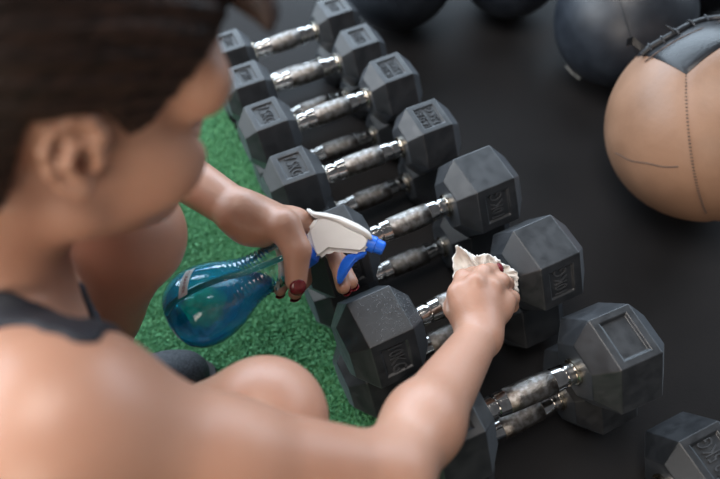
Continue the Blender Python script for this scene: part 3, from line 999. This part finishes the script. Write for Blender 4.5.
# --- ears
for s in (-1, 1):
    eo = norm(hr*s*0.93-hf*0.36)                 # outward normal of the ear plate
    eu = norm(hu-eo*(hu@eo)); eu = norm(eu*math.cos(0.12)-hf*math.sin(0.12)*0.4)
    ef = np.cross(eu, eo)*s
    ef = norm(hf-eo*(hf@eo)-eu*(hf@eu))
    E0 = H(0.002, s*0.066, 0.007)
    def Ep(f, u, o=0.0): return E0+ef*f*0.95+eu*u*0.95+eo*(o+0.010-0.25*f)
    ER = np.stack([ef, eu, eo], 1)
    A(ell(Ep(-0.006, 0.002, -0.004), (0.0170, 0.0255, 0.0055), ER, 0.006))
    A(rcone(E0-eo*0.006, Ep(-0.003, 0.0, -0.004), 0.016, 0.014, 0.006))
    A(ell(Ep(0.001, -0.002, 0.002), (0.0085, 0.0115, 0.0085), ER, 0.003, op=-1))
    A(ell(Ep(-0.012, 0.012, 0.002), (0.0045, 0.012, 0.0045), ER, 0.003, op=-1))
    hx = [(0.009, 0.004), (0.0125, 0.017), (0.006, 0.0275), (-0.006, 0.0295), (-0.0165, 0.022), (-0.0215, 0.008), (-0.0195, -0.008), (-0.0125, -0.020), (-0.004, -0.027)]
    for (a, b) in zip(hx, hx[1:]):
        A(rcone(Ep(*a, 0.002), Ep(*b, 0.002), 0.0040, 0.0040, 0.003))
    A(ell(Ep(-0.003, -0.0255, 0.0), (0.0095, 0.0085, 0.0055), ER, 0.006))
    A(rcone(Ep(-0.007, 0.018, 0.0), Ep(-0.010, -0.002, 0.001), 0.0035, 0.0035, 0.004))
    A(rcone(Ep(-0.010, -0.002, 0.001), Ep(-0.003, -0.014, 0.001), 0.0035, 0.0045, 0.004))
    A(ell(Ep(0.0105, -0.004, 0.001), (0.0040, 0.0060, 0.0050), ER, 0.004))
n_head_end = len(prims)

# --- hands
nails = []
def chain(pts, rad, k=0.004, k0=0.012):
    for i in range(len(pts)-1):
        A(rcone(pts[i], pts[i+1], rad[i], rad[i+1], k0 if i == 0 else k))

def finger(px, rad, nail_dir=None, k0=0.012):
    pts = [at(*p) for p in px]
    chain(pts, rad, 0.004, k0)
    if nail_dir is not None:
        nails.append((pts[-1], norm(pts[-1]-pts[-2]), np.array(nail_dir, float), rad[-1]))
    return pts

# right hand: back of the hand to the camera, fingers bent over the cloth and the handle
rm = dict(i=(459, 293, 0.800), m=(475, 284, 0.798), r=(491, 288, 0.806), p=(505, 301, 0.820))
for kname in 'imrp':
    A(rcone(RWR, at(*rm[kname]), 0.0205, 0.0125 if kname != 'p' else 0.0115, 0.012))
A(rcone(at(468, 306, 0.80), at(496, 308, 0.815), 0.019, 0.017, 0.015))
finger([rm['i'], (463, 278, 0.824), (473, 274, 0.850), (480, 280, 0.866)], (0.0122, 0.0105, 0.0092, 0.0082), k0=0.006)
finger([rm['m'], (483, 273, 0.818), (490, 271, 0.832), (495, 270, 0.840)], (0.0120, 0.0102, 0.0090, 0.0082), nail_dir=-fv+uv*0.3, k0=0.006)
finger([rm['r'], (501, 281, 0.826), (507, 284, 0.850), (506, 290, 0.866)], (0.0116, 0.0098, 0.0086, 0.0078), k0=0.006)
finger([rm['p'], (512, 298, 0.836), (512, 306, 0.856), (506, 308, 0.870)], (0.0108, 0.0090, 0.0080, 0.0072), k0=0.006)
finger([(470, 324, 0.806), (455, 308, 0.826), (456, 295, 0.856), (466, 292, 0.876)], (0.0175, 0.0140, 0.0112, 0.0095), k0=0.02)
# left hand on the bottle neck: palm over the top, thumb on the near side, fingers behind
lm = dict(i=(297, 222, 0.785), m=(289, 220, 0.798), r=(279, 220, 0.808), p=(268, 221, 0.815))
for kname in 'imrp':
    A(rcone(LWR, at(*lm[kname]), 0.0205, 0.0128, 0.012))
A(rcone(at(250, 226, 0.768), at(262, 232, 0.785), 0.020, 0.018, 0.015))
finger([lm['i'], (326, 234, 0.822), (337, 262, 0.812), (343, 287, 0.795)], (0.0140, 0.0105, 0.0095, 0.0085), nail_dir=uv*-0.9+rv*0.4-fv*0.2)
finger([lm['m'], (322, 240, 0.840), (340, 262, 0.832), (351, 282, 0.808)], (0.0135, 0.0105, 0.0095, 0.0085), nail_dir=uv*-0.9+rv*0.5-fv*0.2)
finger([lm['r'], (302, 250, 0.838), (304, 280, 0.828), (295, 293, 0.806)], (0.0130, 0.0100, 0.0092, 0.0084), nail_dir=uv*-1.0)
finger([lm['p'], (284, 250, 0.842), (286, 278, 0.830), (280, 290, 0.812)], (0.0120, 0.0095, 0.0085, 0.0078), nail_dir=uv*-1.0)
finger([(256, 222, 0.762), (284, 226, 0.744), (297, 250, 0.742), (296, 281, 0.750)], (0.0205, 0.0185, 0.0155, 0.0120), nail_dir=-fv*0.9+rv*0.3, k0=0.02)

F = Field(prims)
bp_, bf_ = polygonize(F, (-0.46, -0.46, 0.0), (0.44, 0.24, 0.80), 0.0027)
person = empty('person', (-0.1, -0.17, 0.0))
tag(person, 'crouching person in a navy tank top wiping a dumbbell and holding a spray bottle', 'person')
OFF = np.array([-0.1, -0.17, 0.0])
body = obj_np('body', bp_-OFF, bf_, MAT['skin'], person)

# nails: small curved dark red plates on the fingertips
for (tip, dr, nd, r) in nails:
    nd = norm(nd-dr*(nd@dr)); sd = np.cross(dr, nd)
    vv, ff = [tip+dr*(r*0.35)+nd*(r*1.03+0.0005)-OFF], []
    nr, na_ = 5, 20
    for i in range(1, nr+1):
        for j in range(na_):
            q = i/nr; g_ = 2*math.pi*j/na_
            al = q*math.cos(g_)*0.80; b = q*math.sin(g_)*0.85
            drop = max(0, al)**2*0.55
            p = tip+dr*(r*(al+0.35))+sd*(math.sin(b)*r*1.0)+nd*(r*(math.cos(b)*1.03-drop)+0.0005)
            vv.append(p-OFF)
    ff = [(0, 1+j, 1+(j+1) % na_, 1+(j+1) % na_) for j in range(na_)]
    ff = []
    for i in range(nr-1):
        for j in range(na_):
            a = 1+i*na_+j; b = 1+i*na_+(j+1) % na_
            ff.append((a, b, b+na_, a+na_))
    for j in range(0, na_, 2):
        ff.append((0, 1+(j+2) % na_, 1+(j+1) % na_, 1+j))
    n_ = obj_np('fingernail', vv, ff, MAT['nail'], body)
    sm = n_.modifiers.new('thick', 'SOLIDIFY'); sm.thickness = 0.0008; sm.offset = 0

# eyes
for s in (-1, 1):
    v_, f_ = uv_ball(0.0135, 1.0, 20, 14)
    c = H(0.0775, s*0.033, -0.003)
    e = obj_np('eyeball', v_+(c-OFF), f_, MAT['eye'], body)
    c2 = c+norm(hf*0.9-hu*0.4)*0.0092
    v_, f_ = uv_ball(0.0058, 1.0, 16, 10)
    obj_np('iris', v_+(c2-OFF), f_, MAT['iris'], e)

# --- hair: combed back from the face, gathered behind
hl_f = [-0.20, -0.060, -0.040, -0.027, 0.010, 0.020, 0.028, 0.040, 0.050, 0.068, 0.086, 0.108, 0.2]
hl_u = [-0.075, -0.065, -0.045, 0.028, 0.030, 0.020, 0.006, 0.006, 0.026, 0.046, 0.074, 0.092, 0.11]
def hair_post(acc, P):
    q = (P-HC)@HR/HS
    lim = np.interp(q[:, 0], hl_f, hl_u)
    th = np.arctan2(q[:, 2]-0.02, q[:, 1])
    ridge = 0.0011*np.sin(th*46+q[:, 0]*20)+0.0009*np.sin(th*91+1.3-q[:, 0]*45)
    d = acc+ridge
    k = 0.010
    c = (lim-q[:, 2])*0.8*HS
    return -smin(-d, -c, k)
hp = [ell(H(-0.008, 0, 0.050), (0.119, 0.093, 0.105), HR, 0.02),
      ell(H(0.042, 0, 0.070), (0.084, 0.080, 0.068), HR, 0.03),
      ell(H(-0.055, 0, -0.005), (0.062, 0.080, 0.072), HR, 0.03),
      ell(H(-0.120, 0, 0.075), (0.040, 0.040, 0.040), HR, 0.02)]
class HF(Field):
    def full(self, P): return self.post(super().full(P), P)
hv, hfc = polygonize(HF(hp, hair_post), HC-0.24, HC+0.24, 0.003, coarse_pad=0.02)
hair = obj_np('hair', hv-OFF, hfc, MAT['hair'], person)
# loose lock over the forehead and flyaway strands
lock = [at(224, -34, 0.45), at(244, -16, 0.445), at(260, 2, 0.44), at(268, 18, 0.437), at(270, 32, 0.435)]
a, b = tube_np(lock, [0.018, 0.017, 0.013, 0.008, 0.002], 14)
lk = obj_np('loose_lock', np.array(a)-OFF, b, MAT['hair'], hair)
for k in range(26):
    f0 = random.uniform(0.0, 0.07); rr = random.choice([1])*random.uniform(0.2, 1.0)
    ang = random.uniform(0.2, 1.4)
    pts = []
    for j in range(6):
        f = 0.085-f0-j*0.028
        rad_ = math.sqrt(max(0.05, 1-((f+0.010)/0.106)**2))
        pts.append(H(f, 0.082*rad_*math.cos(ang), 0.050+0.093*rad_*math.sin(ang))+hr*0.001*random.random())
    a, b = tube_np(pts, 0.0007, 4)
    obj_np('strand', np.array(a)-OFF, b, MAT['hair'], hair)

# --- tank top: knit shell on the torso with shoulder straps
tank_prims = prims[:n_legs]+prims[n_neck:n_neck+2]
def trace(x, y, F_=None):
    F_ = F_ or F
    d = fv+rv*(x-360)/FPX+uv*(239.5-y)/FPX
    dn = np.linalg.norm(d); d = d/dn
    t = 0.15
    for _ in range(90):
        v = F_.full((CAM+d*t)[None])[0]
        if v < 0.0004: break
        t += v*0.9
    return CAM+d*t
sr = [trace(*p) for p in ((2, 313), (34, 316), (62, 325), (84, 335))]
FT = Field(prims[:n_legs])
sl = [trace(*p, FT) for p in ((60, 279), (75, 293), (89, 312))]
sl.append(sl[-1]+tf*0.012-tu*0.03)
def snap(p):
    p = np.array(p, float)
    for _ in range(12):
        e = 0.001
        q = np.array([p]+[p+e*np.eye(3)[i] for i in range(3)])
        v = FT.full(q)
        g_ = (v[1:]-v[0])/e
        p = p-g_*v[0]/max(g_@g_, 0.2)
    return p
def run(a, b, n):
    return [snap(a+(b-a)*t) for t in np.linspace(0, 1, n+1)[1:]]
STR = run(sr[0], CH-tf*0.10+tr_*0.045+tu*0.02, 5)[::-1]+sr+run(sr[-1], CH+tf*0.11+tr_*0.055+tu*0.03, 6)
STL = run(NB-tr_*0.075+tu*0.04, CH-tf*0.10-tr_*0.045+tu*0.02, 5)[::-1]+run(NB-tr_*0.075+tu*0.04, sl[0], 3)+sl+run(sl[-1], CH+tf*0.11-tr_*0.04+tu*0.02, 4)
WR = [0.016]*5+[0.0135, 0.0130, 0.0115, 0.009]+[0.010, 0.012, 0.014, 0.015, 0.016, 0.018]
WL = [0.016]*5+[0.013, 0.011, 0.009]+[0.008, 0.008, 0.008, 0.010]+[0.012, 0.014, 0.016, 0.018]
def tank_post(acc, P):
    q = (P-CH)@TR
    reg = np.maximum(q[:, 2]-(0.035-1.2*q[:, 1]**2*0), np.abs(q[:, 1])-(0.125-np.maximum(q[:, 2], 0)*0.9))
    for st, st_w in ((STR, WR), (STL, WL)):
        for i_, (a, b) in enumerate(zip(st, st[1:])):
            reg = smin(reg, d_prim(rcone(a, b, st_w[i_], st_w[i_+1]), P), 0.008)
    reg = np.maximum(reg, np.maximum(-0.16-q[:, 2], q[:, 0]-0.16))
    return np.maximum(acc-0.0035, reg)
class TF(Field):
    def full(self, P): return self.post(super().full(P), P)
tv, tfc = polygonize(TF(tank_prims, tank_post), (-0.45, -0.40, 0.05), (0.15, 0.15, 0.62), 0.0028, coarse_pad=0.01)
obj_np('tank_top', tv-OFF, tfc, MAT['tank'], person)

# --- shorts
def shorts_post(acc, P):
    q = (P-PEL)@TR
    return np.maximum(acc-0.005, np.maximum(q[:, 2]-0.10, np.abs(q[:, 2]+0.02)-0.13))
sp = [ell(PEL, (0.095, 0.15, 0.10), TR, 0.03)]
for HIP, KN in ((RHIP, RKN), (LHIP, LKN)):
    sp.append(rcone(HIP, HIP*0.72+KN*0.28, 0.090, 0.083, 0.02))
class SF(Field):
    def full(self, P): return self.post(super().full(P), P)
sv_, sfc = polygonize(SF(sp, shorts_post), (-0.5, -0.42, 0.0), (0.0, 0.15, 0.40), 0.004, coarse_pad=0.02)
obj_np('shorts', sv_-OFF, sfc, MAT['tank'], person)

# --- shoes
for AN in (LAN, RAN):
    Z = np.array([AN[0], AN[1], 0.0])
    up_ = [rcone(Z+np.array([-0.03, 0, 0.045]), Z+np.array([-0.01, 0, 0.095]), 0.036, 0.038, 0.03),
           rcone(Z+np.array([-0.03, 0, 0.045]), Z+np.array([0.085, 0.0, 0.045]), 0.034, 0.037, 0.03),
           rcone(Z+np.array([0.03, 0, 0.062]), Z+np.array([0.115, 0.0, 0.040]), 0.032, 0.030, 0.03)]
    def shoe_post(acc, P):
        return np.maximum(acc, np.maximum(0.016-P[:, 2], P[:, 2]-0.115))
    class ShF(Field):
        def full(self, P): return self.post(super().full(P), P)
    v_, f_ = polygonize(ShF(up_, shoe_post), Z+np.array([-0.1, -0.07, -0.01]), Z+np.array([0.19, 0.07, 0.15]), 0.003, coarse_pad=0.02)
    sh = obj_np('shoe', v_-OFF, f_, MAT['shoe'], person)
    bm = bmesh.new()
    ring = []
    for k in range(32):
        an = 2*math.pi*k/32
        x = 0.042+0.112*math.cos(an); y = (0.040+0.004*math.cos(an))*math.sin(an)
        ring.append((x, y))
    lo_ = [bm.verts.new(V(Z-OFF+np.array([x, y, 0.0]))) for x, y in ring]
    hi_ = [bm.verts.new(V(Z-OFF+np.array([x*0.99, y*0.99, 0.022]))) for x, y in ring]
    bm.faces.new(lo_); bm.faces.new(hi_)
    for k in range(32): bm.faces.new([lo_[k], lo_[(k+1) % 32], hi_[(k+1) % 32], hi_[k]])
    obj_bm('sole', bm, MAT['sole'], sh)

# ================================================================== CLOTH in the right hand
def cloth():
    outline = [(454, 278), (453, 262), (457, 245), (466, 250), (475, 257), (486, 254), (496, 258), (504, 264), (511, 268), (518, 274), (518, 285), (519, 295), (516, 306), (506, 312), (494, 312), (480, 306), (466, 300), (458, 290)]
    dep_o = [0.862, 0.858, 0.845, 0.852, 0.862, 0.852, 0.860, 0.850, 0.858, 0.850, 0.862, 0.855, 0.868, 0.885, 0.895, 0.895, 0.885, 0.872]
    cx, cy, cdp = 488, 283, 0.868
    sub = 6
    n = len(outline)*sub
    rings = 16
    vv, ff = [], []
    for j in range(rings+1):
        t = j/rings
        for i in range(n):
            a = i/sub; i0 = int(a) % len(outline); i1 = (i0+1) % len(outline); s = a-int(a)
            ox = outline[i0][0]*(1-s)+outline[i1][0]*s; oy = outline[i0][1]*(1-s)+outline[i1][1]*s
            od = dep_o[i0]*(1-s)+dep_o[i1]*s
            ang = 2*math.pi*i/n
            cr = 0.0045*t*math.sin(ang*9+t*4)+0.003*t*math.sin(ang*17-t*9+1.7)+0.002*math.sin(ang*5+t*14)*t
            jit = 1+0.025*t*math.sin(ang*31+0.7)+0.02*t*math.sin(ang*53)
            vv.append(at(cx+(ox-cx)*t*jit, cy+(oy-cy)*t*jit, cdp+(od-cdp)*t*t+cr))
    for j in range(rings):
        for i in range(n):
            a = j*n+i; b = j*n+(i+1) % n
            ff.append((a, b, b+n, a+n))
    base = at(488, 283, 0.87)
    o = obj_np('paper_towel', np.array(vv)-base, ff, MAT['cloth'], None)
    o.location = tuple(base)
    md = o.modifiers.new('thick', 'SOLIDIFY'); md.thickness = 0.0015
    tag(o, 'crumpled white paper towel pressed on the chrome handle by the right hand', 'paper towel')
cloth()
